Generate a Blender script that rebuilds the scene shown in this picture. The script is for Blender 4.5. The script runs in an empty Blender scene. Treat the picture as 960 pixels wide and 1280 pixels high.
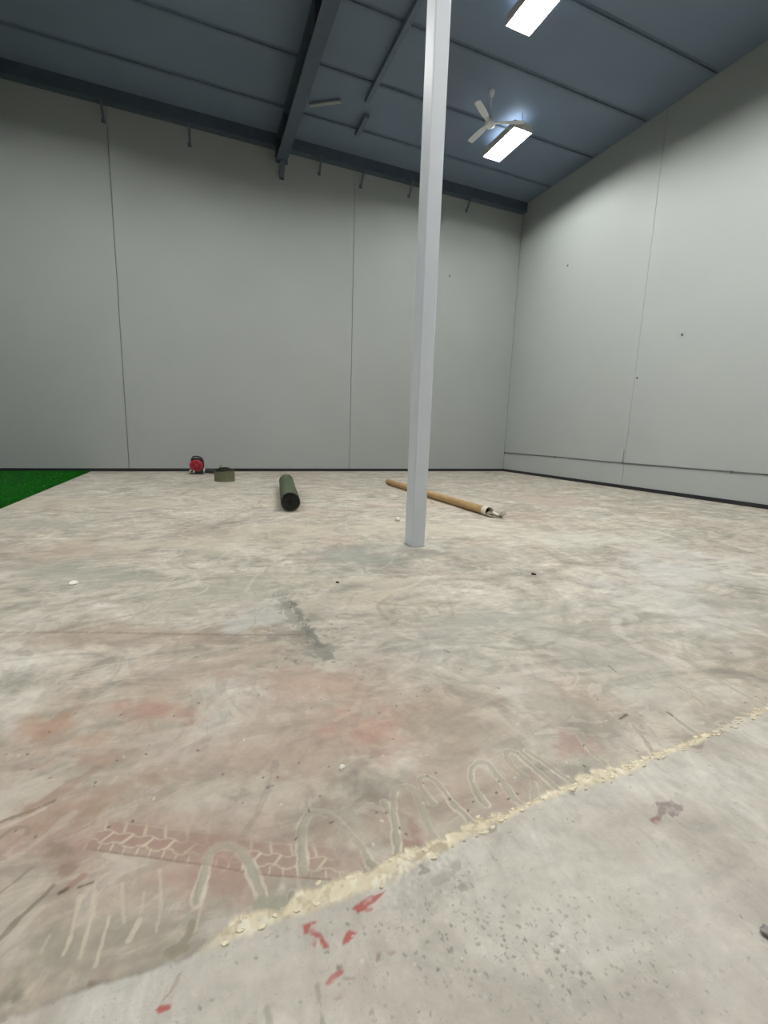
import bpy, bmesh, math, random
import numpy as np
from mathutils import Vector, Matrix

# ------------------------------------------------------------------ camera
CAM_H = 1.10
FPX, PITCH, ROLL, YAW = 563.387, 0.173009, 0.033145, 0.390378
S = bpy.context.scene
COL = S.collection


def cam_axes():
    fw = np.array([math.sin(YAW) * math.cos(PITCH), math.cos(YAW) * math.cos(PITCH), -math.sin(PITCH)])
    rt = np.array([math.cos(YAW), -math.sin(YAW), 0.0])
    up = np.cross(rt, fw)
    c, s = math.cos(ROLL), math.sin(ROLL)
    return c * rt + s * up, -s * rt + c * up, fw


AR, AU, AF = cam_axes()
cam_d = bpy.data.cameras.new('camera')
cam = bpy.data.objects.new('camera', cam_d)
COL.objects.link(cam)
cam_d.sensor_fit = 'VERTICAL'
cam_d.sensor_height = 36.0
cam_d.lens = FPX / 1280 * 36.0
cam_d.clip_start = 0.02
cam_d.clip_end = 200
M = Matrix.Identity(4)
for i in range(3):
    M[i][0], M[i][1], M[i][2] = AR[i], AU[i], -AF[i]
M[2][3] = CAM_H
cam.matrix_world = M
S.camera = cam


def px(x, y, z=0.0):
    """photo pixel -> point on the horizontal plane at height z"""
    v = AF * FPX + AR * (x - 480) + AU * (640 - y)
    t = (z - CAM_H) / v[2]
    return (float(v[0] * t), float(v[1] * t), z)


# ------------------------------------------------------------------ world, exposure
w = bpy.data.worlds.new('world')
S.world = w
w.use_nodes = True
w.node_tree.nodes['Background'].inputs[0].default_value = (0.5, 0.55, 0.6, 1)
w.node_tree.nodes['Background'].inputs[1].default_value = 0.02
S.view_settings.view_transform = 'Standard'
S.view_settings.look = 'None'
S.view_settings.gamma = 1.0
S.view_settings.use_curve_mapping = False
S.view_settings.exposure = 0.0
LAMP = 400.0         # emission of a lamp's tubes
UP = 6.0            # emission of the upward panel added to each lamp to lighten the ceiling

YW, XW, ZC = 12.32, 9.262, 7.95      # far wall, right wall, ceiling
XL, YB = -9.0, -6.0


# ------------------------------------------------------------------ helpers
def lin(c, k=1.0):
    o = []
    for v in c[:3]:
        v = v / 255.0
        o.append((v / 12.92 if v <= 0.04045 else ((v + 0.055) / 1.055) ** 2.4) * k)
    return tuple(o)


def mat(name, rgb, rough=0.6, k=0.8, metal=0.0, var=0.08, scale=6.0, bump=0.0, bscale=60.0, spec=0.4):
    m = bpy.data.materials.new(name)
    m.use_nodes = True
    nt = m.node_tree
    b = nt.nodes['Principled BSDF']
    b.inputs['Roughness'].default_value = rough
    b.inputs['Metallic'].default_value = metal
    b.inputs['Specular IOR Level'].default_value = spec
    c = lin(rgb, k)
    tc = nt.nodes.new('ShaderNodeTexCoord')
    n = nt.nodes.new('ShaderNodeTexNoise')
    n.inputs['Scale'].default_value = scale
    n.inputs['Detail'].default_value = 6
    nt.links.new(tc.outputs['Object'], n.inputs['Vector'])
    r = nt.nodes.new('ShaderNodeValToRGB')
    r.color_ramp.elements[0].position = 0.3
    r.color_ramp.elements[1].position = 0.7
    r.color_ramp.elements[0].color = tuple(max(0, v * (1 - var)) for v in c) + (1,)
    r.color_ramp.elements[1].color = tuple(min(1, v * (1 + var)) for v in c) + (1,)
    nt.links.new(n.outputs['Fac'], r.inputs['Fac'])
    nt.links.new(r.outputs['Color'], b.inputs['Base Color'])
    if bump:
        n2 = nt.nodes.new('ShaderNodeTexNoise')
        n2.inputs['Scale'].default_value = bscale
        n2.inputs['Detail'].default_value = 4
        nt.links.new(tc.outputs['Object'], n2.inputs['Vector'])
        bp = nt.nodes.new('ShaderNodeBump')
        bp.inputs['Strength'].default_value = bump
        bp.inputs['Distance'].default_value = 0.01
        nt.links.new(n2.outputs['Fac'], bp.inputs['Height'])
        nt.links.new(bp.outputs['Normal'], b.inputs['Normal'])
    return m


def emit(name, rgb, strength):
    m = bpy.data.materials.new(name)
    m.use_nodes = True
    nt = m.node_tree
    b = nt.nodes['Principled BSDF']
    b.inputs['Base Color'].default_value = (0.8, 0.8, 0.8, 1)
    b.inputs['Emission Color'].default_value = tuple(rgb) + (1,)
    b.inputs['Emission Strength'].default_value = strength
    return m


def obj(name, bm, m, parent=None, smooth=False):
    me = bpy.data.meshes.new(name)
    bmesh.ops.recalc_face_normals(bm, faces=bm.faces[:])
    bm.to_mesh(me)
    bm.free()
    if smooth:
        for p in me.polygons:
            p.use_smooth = True
        try:
            me.set_sharp_from_angle(angle=math.radians(40))
        except Exception:
            pass
    me.materials.append(m)
    o = bpy.data.objects.new(name, me)
    COL.objects.link(o)
    if parent is not None:
        o.parent = parent
    return o


def thing(name, label, cat, loc=(0, 0, 0), rz=0.0, group=None):
    o = bpy.data.objects.new(name, None)
    o.empty_display_size = 0.1
    COL.objects.link(o)
    o.location = loc
    o.rotation_euler = (0, 0, rz)
    tag(o, label, cat, group)
    return o


def tag(o, label, cat, group=None):
    o['label'] = label
    o['category'] = cat
    if group:
        o['group'] = group
    return o


def struct(o):
    o['kind'] = 'structure'
    return o


def box(bm, x0, x1, y0, y1, z0, z1, bevel=0.0, seg=2):
    g = bmesh.ops.create_cube(bm, size=1.0)
    vs = g['verts']
    for v in vs:
        v.co = Vector(((x0 + x1) / 2 + v.co.x * (x1 - x0), (y0 + y1) / 2 + v.co.y * (y1 - y0), (z0 + z1) / 2 + v.co.z * (z1 - z0)))
    if bevel:
        es = list({e for v in vs for e in v.link_edges})
        bmesh.ops.bevel(bm, geom=es, offset=bevel, segments=seg, profile=0.5, affect='EDGES')
    return bm


def B(*a, **k):
    return box(bmesh.new(), *a, **k)


def frame_for(d):
    d = Vector(d).normalized()
    u = Vector((0, 0, 1)) if abs(d.z) < 0.95 else Vector((1, 0, 0))
    a = d.cross(u).normalized()
    b = a.cross(d).normalized()
    return a, b


def tube(bm, pts, rad, n=12, cap=True, squash=1.0):
    """sweep a circle along points; rad a number or a list"""
    pts = [Vector(p) for p in pts]
    rads = rad if isinstance(rad, (list, tuple)) else [rad] * len(pts)
    rings = []
    for i, p in enumerate(pts):
        d = pts[min(i + 1, len(pts) - 1)] - pts[max(i - 1, 0)]
        a, b = frame_for(d)
        rings.append([bm.verts.new(p + rads[i] * (math.cos(t) * a + squash * math.sin(t) * b))
                      for t in [2 * math.pi * k / n for k in range(n)]])
    for r0, r1 in zip(rings, rings[1:]):
        for k in range(n):
            bm.faces.new((r0[k], r0[(k + 1) % n], r1[(k + 1) % n], r1[k]))
    if cap:
        bm.faces.new(rings[0][::-1])
        bm.faces.new(rings[-1])
    return bm


def bar(bm, a, b, wd, ht):
    """rectangular bar from a to b"""
    a, b = Vector(a), Vector(b)
    u, v = frame_for(b - a)
    r = []
    for p in (a, b):
        r.append([bm.verts.new(p + sx * wd / 2 * u + sy * ht / 2 * v) for sx, sy in ((-1, -1), (1, -1), (1, 1), (-1, 1))])
    for k in range(4):
        bm.faces.new((r[0][k], r[0][(k + 1) % 4], r[1][(k + 1) % 4], r[1][k]))
    bm.faces.new(r[0][::-1])
    bm.faces.new(r[1])
    return bm


def lathe(bm, prof, n=32, axis='Z', at=(0, 0, 0)):
    """prof: list of (radius, height)"""
    at = Vector(at)
    rings = []
    for r, hgt in prof:
        ring = []
        for k in range(n):
            t = 2 * math.pi * k / n
            if axis == 'Z':
                v = Vector((r * math.cos(t), r * math.sin(t), hgt))
            elif axis == 'Y':
                v = Vector((r * math.cos(t), hgt, r * math.sin(t)))
            else:
                v = Vector((hgt, r * math.cos(t), r * math.sin(t)))
            ring.append(bm.verts.new(at + v))
        rings.append(ring)
    for r0, r1 in zip(rings, rings[1:]):
        for k in range(n):
            bm.faces.new((r0[k], r0[(k + 1) % n], r1[(k + 1) % n], r1[k]))
    bm.faces.new(rings[0][::-1])
    bm.faces.new(rings[-1])
    return bm


# ------------------------------------------------------------------ numpy noise
def vnoise(x, y, seed=0):
    xi = np.floor(x).astype(np.int64)
    yi = np.floor(y).astype(np.int64)
    fx, fy = x - xi, y - yi
    fx = fx * fx * (3 - 2 * fx)
    fy = fy * fy * (3 - 2 * fy)

    def hsh(a, b):
        n = (a * 374761393 + b * 668265263 + seed * 974711) & 0x7fffffff
        n = ((n ^ (n >> 13)) * 1274126177) & 0x7fffffff
        return ((n ^ (n >> 16)) & 0xffff) / 65535.0
    a = hsh(xi, yi) * (1 - fx) + hsh(xi + 1, yi) * fx
    b = hsh(xi, yi + 1) * (1 - fx) + hsh(xi + 1, yi + 1) * fx
    return a * (1 - fy) + b * fy


def fbm(x, y, seed=0, octv=4):
    s, a, t = 0, 1.0, 0
    for o in range(octv):
        s = s + a * vnoise(x * 2 ** o, y * 2 ** o, seed + o * 17)
        t += a
        a *= 0.55
    return s / t


def sm(a, b, x):
    t = np.clip((x - a) / (b - a), 0, 1)
    return t * t * (3 - 2 * t)


# ------------------------------------------------------------------ floor
FK = 0.95           # photo colour -> albedo on the floor


def spaced(breaks):
    """breaks: function-driven 1-D grid"""
    out = [breaks[0]]
    return out


def grid_y():
    ys = [YB, -3.0, -1.0, 0.0, 0.2, 0.3]
    y = 0.3
    while y < YW - 0.01:
        y += max(0.0034 if y < 1.35 else .0048, y * y / 520.0)
        ys.append(min(y, YW))
    return np.array(ys)


def grid_x():
    xs = [-0.62]
    step = 0.005
    while xs[-1] < 2.3:
        xs.append(xs[-1] + (.0034 if xs[-1] < 1.25 else step))
    s = step
    while xs[-1] < XW:
        s = min(s * 1.02, 0.04)
        xs.append(min(xs[-1] + s, XW))
    left = [-0.62]
    s = step
    while left[-1] > XL:
        s = min(s * 1.025, 0.06)
        left.append(max(left[-1] - s, XL))
    return np.array(left[::-1][:-1] + xs)


gx, gy = grid_x(), grid_y()
NX, NY = len(gx), len(gy)
GX, GY = np.meshgrid(gx, gy)
X, Y = GX.ravel(), GY.ravel()
N = X.size
RGB = np.zeros((N, 3))
ALP = np.zeros(N)
Z = np.zeros(N)
NB = fbm(X * 9, Y * 9, 3, 4)
NM = fbm(X * 28, Y * 28, 8, 3)
NF = fbm(X * 70, Y * 70, 21, 2)
NL = fbm(X * 1.7, Y * 1.7, 5, 4)


def over(c, a, idx=None):
    global RGB, ALP
    if idx is not None:
        a = np.clip(a, 0, 1)
        RGB[idx] = RGB[idx] * (1 - a[:, None]) + np.array(lin(c, FK))[None, :] * a[:, None]
        ALP[idx] = ALP[idx] * (1 - a) + a
        return
    a = np.clip(a, 0, 1)
    cc = np.array(lin(c, FK))
    RGB = RGB * (1 - a[:, None]) + cc[None, :] * a[:, None]
    ALP = ALP * (1 - a) + a


def P2(pts):
    return np.array([px(*p)[:2] for p in pts])


def dist_line(P, pad=0.06):
    """distance to the polyline P, side sign, only near it"""
    lo, hi = P.min(0) - pad, P.max(0) + pad
    idx = np.where((X > lo[0]) & (X < hi[0]) & (Y > lo[1]) & (Y < hi[1]))[0]
    d = np.full(idx.size, 9.0)
    sg = np.zeros(idx.size)
    xs, ys = X[idx], Y[idx]
    for a, b in zip(P, P[1:]):
        ab = b - a
        L2 = ab @ ab + 1e-12
        t = np.clip(((xs - a[0]) * ab[0] + (ys - a[1]) * ab[1]) / L2, 0, 1)
        dx, dy = xs - a[0] - t * ab[0], ys - a[1] - t * ab[1]
        q = np.hypot(dx, dy)
        m = q < d
        d[m] = q[m]
        sg[m] = np.sign(ab[0] * dy - ab[1] * dx)[m]
    return idx, d, sg


def smooth_line(P, k=6):
    """Catmull-Rom through the points"""
    P = np.vstack([2 * P[0] - P[1], P, 2 * P[-1] - P[-2]])
    out = []
    for i in range(1, len(P) - 2):
        for t in np.linspace(0, 1, k, endpoint=False):
            a, b, c, d = P[i - 1], P[i], P[i + 1], P[i + 2]
            out.append(0.5 * (2 * b + (c - a) * t + (2 * a - 5 * b + 4 * c - d) * t * t + (3 * b - a - 3 * c + d) * t ** 3))
    out.append(P[-2])
    return np.array(out)


def stroke(pts, c, wd, al=0.8, jit=0.35, hz=0.0, world=False):
    P = np.array(pts) if world else P2(pts)
    if len(P) > 2:
        P = smooth_line(P)
    idx, d, sg = dist_line(P, wd * 3 + .01)
    ww = wd * (1 + jit * 2.4 * (NM[idx] - 0.5))
    e = sm(ww, ww * 0.55, d) * al
    over(c, e, idx)
    if hz:
        Z[idx] += hz * e


def ridge(pts, wd, al=0.95, hz=0.002):
    """dried adhesive bead: a grey olive band with a pale lip either side"""
    P = smooth_line(P2(pts))
    idx, d, sg = dist_line(P)
    wd = wd * (.75 + .7 * NB[idx])
    dd = d + 0.012 * (NM[idx] - 0.5) + 0.005 * (NF[idx] - 0.5)
    brk = sm(0.42, 0.62, NB[idx] * .6 + NM[idx] * .4)
    a = np.zeros(N)
    a[idx] = sm(wd, wd * 0.6, dd) * al * (0.72 + 0.28 * brk)
    over((176, 170, 153), a)
    a = np.zeros(N)
    a[idx] = sm(wd * 0.5, wd * 0.15, np.abs(dd - wd * 1.05)) * al * 0.85 * (.28 + .72 * brk)
    over((214, 206, 188), a)
    a = np.zeros(N)
    a[idx] = sm(wd * 0.5, wd * 0.1, np.abs(dd - wd * 0.75)) * al * 0.35 * (sg > 0) * (0.4 + 0.6 * brk)
    over((138, 128, 108), a)  # shaded flank of the bead, painted into the colour
    Z[idx] += hz * sm(wd * 1.3, wd * 0.3, d)


def blob(c_px, r_px, c, al=0.6, edge=0.5, nz=0.8, ang=0.0, seed=11, fq=1.0):
    """irregular patch: centre and half sizes given in photo pixels, turned into metres on the floor"""
    cx, cy = c_px
    o = np.array(px(cx, cy)[:2])
    ca, sa = math.cos(math.radians(ang)), math.sin(math.radians(ang))
    u = np.array(px(cx + r_px[0] * ca, cy + r_px[0] * sa)[:2]) - o
    v = np.array(px(cx - r_px[1] * sa, cy + r_px[1] * ca)[:2]) - o
    m = np.linalg.inv(np.array([u, v]).T)
    q = m @ np.vstack([X - o[0], Y - o[1]])
    r = np.hypot(q[0], q[1])
    sc = fq * 1.6 / max(0.05, min(np.linalg.norm(u), np.linalg.norm(v)))
    near = r < 2.5
    n = np.zeros(N)
    n[near] = fbm(X[near] * sc, Y[near] * sc, seed, 5)
    rr = r + nz * 2.0 * (n - 0.5)
    a = np.where(near, sm(1 + edge * 0.5, 1 - edge, rr), 0) * al
    over(c, a)


def poly(pts, c, al=0.9, jag=0.004):
    """hard edged fleck"""
    P = P2(pts)
    lo, hi = P.min(0) - 0.03, P.max(0) + 0.03
    idx = np.where((X > lo[0]) & (X < hi[0]) & (Y > lo[1]) & (Y < hi[1]))[0]
    xs = X[idx] + jag * 2.2 * (NF[idx] - 0.5) + jag * 2 * (NM[idx] - 0.5)
    ys = Y[idx] + jag * 2.2 * (NF[idx[::-1]][::-1] - 0.5) + jag * 2 * (NB[idx] - 0.5)
    ins = np.zeros(idx.size, bool)
    dmin = np.full(idx.size, 9.0)
    j = len(P) - 1
    for i in range(len(P)):
        cnd = ((P[i, 1] > ys) != (P[j, 1] > ys)) & (xs < (P[j, 0] - P[i, 0]) * (ys - P[i, 1]) / (P[j, 1] - P[i, 1] + 1e-12) + P[i, 0])
        ins ^= cnd
        ab = P[i] - P[j]
        t = np.clip(((xs - P[j, 0]) * ab[0] + (ys - P[j, 1]) * ab[1]) / (ab @ ab + 1e-12), 0, 1)
        dmin = np.minimum(dmin, np.hypot(xs - P[j, 0] - t * ab[0], ys - P[j, 1] - t * ab[1]))
        j = i
    sd = np.where(ins, dmin, -dmin)
    over(c, sm(-.0022, .0022, sd) * al * (.55 + .45 * sm(0.25, 0.45, NF[idx])), idx)


# --- zone edge: coated floor beyond, bare slab in front
eu = P2([(0, 1275), (60, 1252), (130, 1230), (190, 1212), (240, 1192), (262, 1176), (290, 1150), (320, 1138), (350, 1134), (372, 1115), (400, 1102),
         (430, 1095), (455, 1087), (480, 1076), (500, 1062), (545, 1045), (575, 1031), (600, 1020), (640, 1011), (690, 985), (720, 970), (742, 958),
         (775, 957), (800, 944), (840, 930), (880, 915), (960, 878)])
el = P2([(0, 1277), (130, 1232), (240, 1196), (264, 1186), (300, 1168), (350, 1148), (400, 1131), (450, 1114), (500, 1092), (525, 1076), (560, 1061),
         (620, 1026), (680, 999), (720, 984), (760, 974), (790, 961), (812, 949), (870, 928), (960, 886)])


def edge_at(E, x):
    return np.interp(x, E[:, 0], E[:, 1])


jagn = fbm(X * 22, X * 0 + Y * 6, 31, 4) - 0.5
YU = edge_at(eu, X) + 0.030 * jagn
YLo = edge_at(el, X) + 0.026 * (fbm(X * 14 + 9, Y * 5, 41, 4) - 0.5)
saw = (X * 15.5 + .35 * np.sin(X * 9)) % 1.0
YU = YU - 0.016 * saw ** 2 * sm(.3, .6, X) * (.4 + 1.1 * fbm(X * 5, X * 0, 66, 2))
YU = np.maximum(YU, YLo - 0.002)
front = sm(0.004, -0.004, Y - YU)             # 1 on the bare slab
cream = front * sm(-0.010, 0.006, Y - YLo) * sm(-0.06, 0.03, X) * (1 - .75 * sm(1.15, 1.6, X) * sm(.62, .40, fbm(X * 4, Y * 4, 71, 2)))
Z += 0.0035 * (1 - front)

# --- stains, pale and grey patches on the coated floor
for a in [((260, 930), (330, 130), (186, 160, 144), .34, -8), ((250, 1060), (300, 60), (176, 150, 136), .34, 4), ((185, 885), (52, 20), (182, 142, 124), .5, 3), ((62, 905), (40, 19), (178, 144, 118), .48, 0), ((110, 940), (60, 22), (190, 160, 140), .5, -10),
          ((475, 915), (70, 38), (188, 146, 126), .5, 10), ((400, 860), (120, 24), (188, 158, 138), .42, 5), ((560, 1000), (120, 45), (168, 142, 126), .42, -12),
          ((275, 1095), (70, 36), (172, 142, 128), .45, -5), ((510, 1050), (26, 30), (160, 122, 108), .55, 0), ((560, 940), (90, 40), (178, 160, 142), .45, 20),
          ((120, 1000), (80, 20), (172, 146, 126), .5, -22), ((200, 1050), (110, 14), (178, 146, 130), .5, 6), ((330, 950), (110, 26), (178, 158, 142), .4, -6),
          ((720, 930), (34, 16), (184, 152, 142), .45, 15), ((150, 795), (150, 14), (170, 152, 136), .5, 0), ((250, 840), (120, 22), (184, 164, 148), .4, -14),
          ((70, 1060), (40, 24), (172, 146, 134), .5, 0), ((690, 625), (60, 8), (188, 168, 154), .5, 4), ((90, 690), (90, 12), (182, 164, 146), .45, 0)]:
    blob(a[0], a[1], a[2], a[3] * 1.3, 0.8, 1.2, a[4], seed=int(a[0][0]) % 91)
for a in [((90, 712), (75, 22), (160, 160, 146), .6, 0), ((435, 690), (58, 18), (156, 158, 148), .6, 0), ((300, 735), (90, 18), (172, 168, 150), .5, -8),
          ((640, 770), (110, 24), (168, 166, 154), .55, 4), ((560, 800), (80, 18), (172, 170, 160), .4, 0), ((780, 830), (120, 26), (176, 172, 160), .45, 14),
          ((700, 880), (90, 20), (168, 164, 152), .4, 18), ((20, 850), (26, 12), (150, 148, 136), .5, -20), ((60, 655), (70, 10), (166, 164, 150), .5, 0),
          ((60, 1190), (70, 40), (150, 146, 130), .55, -25), ((160, 1170), (80, 36), (162, 154, 138), .55, 0), ((20, 1245), (26, 18), (128, 124, 110), .55, 0),
          ((600, 690), (80, 12), (176, 172, 158), .4, 0), ((590, 910), (60, 34), (168, 158, 142), .45, 24), ((70, 1062), (16, 11), (150, 132, 116), .7, 0),
          ((85, 1085), (12, 10), (150, 128, 114), .6, 0), ((545, 690), (30, 5), (146, 142, 130), .6, 0), ((930, 760), (60, 14), (178, 172, 162), .4, 12),
          ((350, 665), (120, 8), (176, 170, 152), .4, 0), ((760, 790), (70, 10), (170, 164, 152), .4, 8)]:
    blob(a[0], a[1], a[2], a[3] * 1.3, 0.8, 1.2, a[4], seed=int(a[0][0]) % 83 + 3)
for a in [((335, 768), (48, 24), (196, 194, 186), .7, -6), ((545, 660), (180, 14), (208, 200, 180), .5, 0), ((840, 715), (80, 36), (212, 208, 202), .6, 4),
          ((750, 675), (90, 10), (210, 206, 192), .6, 3), ((245, 680), (120, 10), (206, 198, 178), .5, 0), ((470, 745), (70, 14), (206, 196, 176), .55, -4),
          ((650, 850), (60, 16), (200, 192, 178), .5, 6), ((640, 868), (24, 12), (206, 202, 190), .6, 30), ((30, 990), (50, 16), (204, 196, 180), .6, -24),
          ((420, 820), (60, 14), (198, 190, 176), .4, 0), ((360, 985), (60, 16), (200, 192, 176), .5, 0), ((270, 985), (70, 14), (200, 192, 174), .5, -12),
          ((30, 1120), (30, 20), (196, 186, 168), .5, -35), ((820, 870), (80, 14), (204, 200, 186), .5, 18), ((880, 780), (90, 22), (206, 202, 192), .45, 12),
          ((700, 800), (70, 8), (202, 198, 186), .4, 12), ((930, 700), (40, 8), (212, 206, 196), .5, 4), ((520, 682), (40, 6), (206, 204, 190), .7, 0),
          ((200, 630), (180, 6), (200, 192, 174), .5, 0), ((70, 625), (60, 6), (196, 188, 170), .5, 0), ((480, 725), (90, 5), (208, 200, 180), .5, 0),
          ((160, 930), (90, 8), (198, 190, 176), .4, -10), ((740, 950), (50, 14), (196, 190, 174), .4, 18), ((850, 900), (70, 12), (204, 198, 184), .5, 18)]:
    blob(a[0], a[1], a[2], a[3] * 1.25, 0.8, 1.3, a[4], seed=int(a[0][0]) % 79 + 7)
# smeared trowel streaks, many directions, thin
rng = np.random.RandomState(5)
for i in range(240):
    cx, cy = rng.uniform(-0.5, 5.5), rng.uniform(1.1, 7.5)
    if cy < 1.6 and cx > 2.2:
        continue
    ang = rng.normal(0.95, 0.35) if cx < 0.6 * cy else rng.normal(2.5, 0.4)
    L = rng.uniform(0.1, 0.45) * (0.5 + 0.25 * cy)
    bend = rng.normal(0, 0.12) * L
    d = np.array([math.cos(ang), math.sin(ang)])
    n_ = np.array([-d[1], d[0]])
    c0 = np.array([cx, cy])
    cc = [(206, 198, 182), (150, 142, 128), (198, 190, 174), (160, 146, 130), (210, 206, 194)][rng.randint(5)]
    stroke([c0 - d * L / 2, c0 + n_ * bend, c0 + d * L / 2], cc, rng.uniform(0.004, 0.014) * (0.7 + 0.3 * cy), rng.uniform(.2, .5), 0.8, world=True)

# dark grey broken patch with its diagonal scar
stroke([(352, 742), (362, 760), (368, 772), (380, 786), (394, 800), (406, 818)], (126, 126, 116), 0.06, .5, 1.5)
stroke([(350, 790), (372, 798), (402, 812)], (132, 130, 120), 0.09, .4, 1.6)
stroke([(364, 752), (378, 776), (400, 806)], (104, 104, 98), 0.026, .55, 1.6)
stroke([(330, 752), (350, 746), (360, 745)], (206, 204, 196), 0.02, .6, 1.0)
stroke([(405, 818), (420, 806), (440, 800)], (150, 146, 134), 0.016, .5, 1.0)
stroke([(0, 790), (120, 790), (215, 792), (300, 793), (380, 793)], (138, 122, 106), 0.012, .6, .9)
stroke([(470, 752), (500, 756), (540, 752)], (168, 150, 128), 0.02, .5, 1)
stroke([(480, 722), (530, 718), (600, 716)], (160, 142, 120), 0.03, .4, 1)
# circular polisher marks on the right
for c, r in (((860, 720), 0.55), ((760, 660), 0.7), ((880, 800), 0.45)):
    o = px(*c)
    stroke([(o[0] + r * math.cos(t), o[1] + r * math.sin(t)) for t in np.linspace(-0.6, 3.4, 10)], (214, 208, 200), 0.035, .45, .8, world=True)
    stroke([(o[0] + .75 * r * math.cos(t), o[1] + .75 * r * math.sin(t)) for t in np.linspace(-0.2, 2.9, 9)], (168, 162, 152), 0.022, .4, .8, world=True)

# tyre track pressed through the adhesive
tb = smooth_line(P2([(97, 1059), (149, 1067), (195, 1073), (228, 1078), (263, 1082), (300, 1089), (335, 1094), (365, 1096), (403, 1099), (425, 1100)]), 8)
seg = np.hypot(*(tb[1:] - tb[:-1]).T)
cum = np.concatenate([[0], np.cumsum(seg)])
idx, d, sg = dist_line(tb, 0.15)
near = np.full(idx.size, 9.0)
par = np.zeros(idx.size)
for k in range(len(tb) - 1):
    a_, b_ = tb[k], tb[k + 1]
    ab = b_ - a_
    t = np.clip(((X[idx] - a_[0]) * ab[0] + (Y[idx] - a_[1]) * ab[1]) / (ab @ ab + 1e-12), 0, 1)
    q = np.hypot(X[idx] - a_[0] - t * ab[0], Y[idx] - a_[1] - t * ab[1])
    m_ = q < near
    near[m_] = q[m_]
    par[m_] = (cum[k] + t * seg[k])[m_]
tt = near * (sg > 0) + 9 * (sg <= 0)
TW = 0.105
inb = sm(TW, TW * 0.8, tt) * sm(0.0, 0.03, par) * (1 - front[idx])
a = np.zeros(N)
a[idx] = inb * (0.25 + 0.5 * NB[idx])
over((164, 136, 122), a)
pitch = 0.036
wob = 0.006 * (NM[idx] - 0.5)
rows = []
row0 = sm(0.0032, 0.0012, np.abs(((par + wob + tt * 0.25) % pitch) - pitch / 2)) * (tt < 0.026)
row1 = sm(0.0032, 0.0012, np.abs(((par * 0.6 + wob - tt * 0.3) % (pitch)) - pitch / 2) / 1.3) * (tt > 0.026) * (tt < 0.058)
row2 = sm(0.0032, 0.0012, np.abs(((par * 0.6 + wob + 0.018 + tt * 0.3) % (pitch)) - pitch / 2) / 1.3) * (tt >= 0.058) * 0.7
zig = 0.026 + 0.005 * np.sign(np.sin(par / pitch * math.pi)) * np.abs(np.sin(par / pitch * math.pi)) ** .5
ln1 = sm(0.0030, 0.0010, np.abs(tt - zig + wob * .5))
ln2 = sm(0.0030, 0.0010, np.abs(tt - 0.058 + 0.004 * np.sin(par / pitch * math.pi * 1.2) + wob * .5)) * 0.8
ln3 = sm(0.0030, 0.0010, np.abs(tt - 0.09 + wob)) * 0.45
a = np.zeros(N)
a[idx] = np.maximum.reduce([row0, row1, row2, ln1, ln2, ln3]) * inb * (0.25 + 0.9 * sm(0.3, 0.6, NB[idx])) * 0.8
over((205, 192, 170), a)
Z[idx] += 0.001 * a[idx]
a = np.zeros(N)
a[idx] = sm(0.004, 0.0015, np.abs(tt - 0.002)) * sm(0.02, 0.06, par) * .6 * (1 - front[idx])
over((132, 110, 94), a)

# pale and grey runs in the near left of the coat
for pts, c, wd, al in [
        ([(100, 1119), (95, 1141), (87, 1173), (79, 1192)], (208, 198, 178), .006, .8), ([(118, 1106), (115, 1141), (108, 1168), (100, 1195)], (206, 196, 176), .006, .75),
        ([(136, 1146), (127, 1179), (119, 1206)], (206, 196, 178), .006, .8), ([(152, 1103), (153, 1130), (155, 1152)], (202, 192, 172), .005, .7),
        ([(174, 1150), (169, 1160), (161, 1174)], (210, 202, 184), .007, .8), ([(180, 1114), (176, 1141)], (202, 192, 174), .004, .6),
        ([(199, 1087), (201, 1130), (195, 1163)], (202, 192, 174), .005, .6), ([(244, 1163), (252, 1130), (257, 1108)], (204, 194, 174), .005, .6),
        ([(209, 1188), (225, 1181), (238, 1163), (241, 1152)], (150, 142, 122), .010, .75), ([(216, 1193), (232, 1185)], (146, 138, 118), .012, .7),
        ([(0, 1027), (35, 1014), (68, 1000)], (128, 118, 102), .007, .75), ([(0, 1035), (30, 1022), (55, 1010)], (208, 198, 182), .008, .6),
        ([(0, 1046), (16, 1035), (33, 1033), (35, 1041)], (142, 132, 116), .010, .7), ([(0, 1066), (25, 1046), (45, 1030)], (170, 142, 126), .01, .5),
        ([(0, 1173), (27, 1144), (54, 1119), (66, 1106)], (132, 124, 108), .009, .75), ([(0, 1190), (24, 1163), (51, 1135)], (206, 196, 180), .012, .7),
        ([(0, 1142), (20, 1128), (50, 1105)], (204, 194, 178), .010, .6), ([(0, 1115), (22, 1098), (40, 1083)], (140, 130, 114), .005, .6),
        ([(75, 1115), (84, 1110)], (84, 74, 62), .006, .8), ([(98, 1108), (116, 1102)], (92, 82, 68), .004, .8), ([(88, 1106), (104, 1094)], (160, 122, 106), .010, .6),
        ([(60, 1262), (75, 1258)], (140, 126, 106), .006, .7), ([(112, 1228), (124, 1232)], (136, 116, 96), .006, .6),
        ([(50, 1190), (62, 1168)], (198, 188, 172), .005, .5), ([(140, 1100), (150, 1092)], (206, 196, 180), .010, .6), ([(130, 1068), (165, 1078)], (206, 196, 178), .008, .6),
        ([(40, 1010), (80, 985), (120, 960)], (160, 132, 110), .02, .5), ([(20, 985), (60, 968), (90, 955)], (206, 200, 184), .015, .5)]:
    stroke(pts, c, wd, al, .6, 0.0004)

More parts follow.
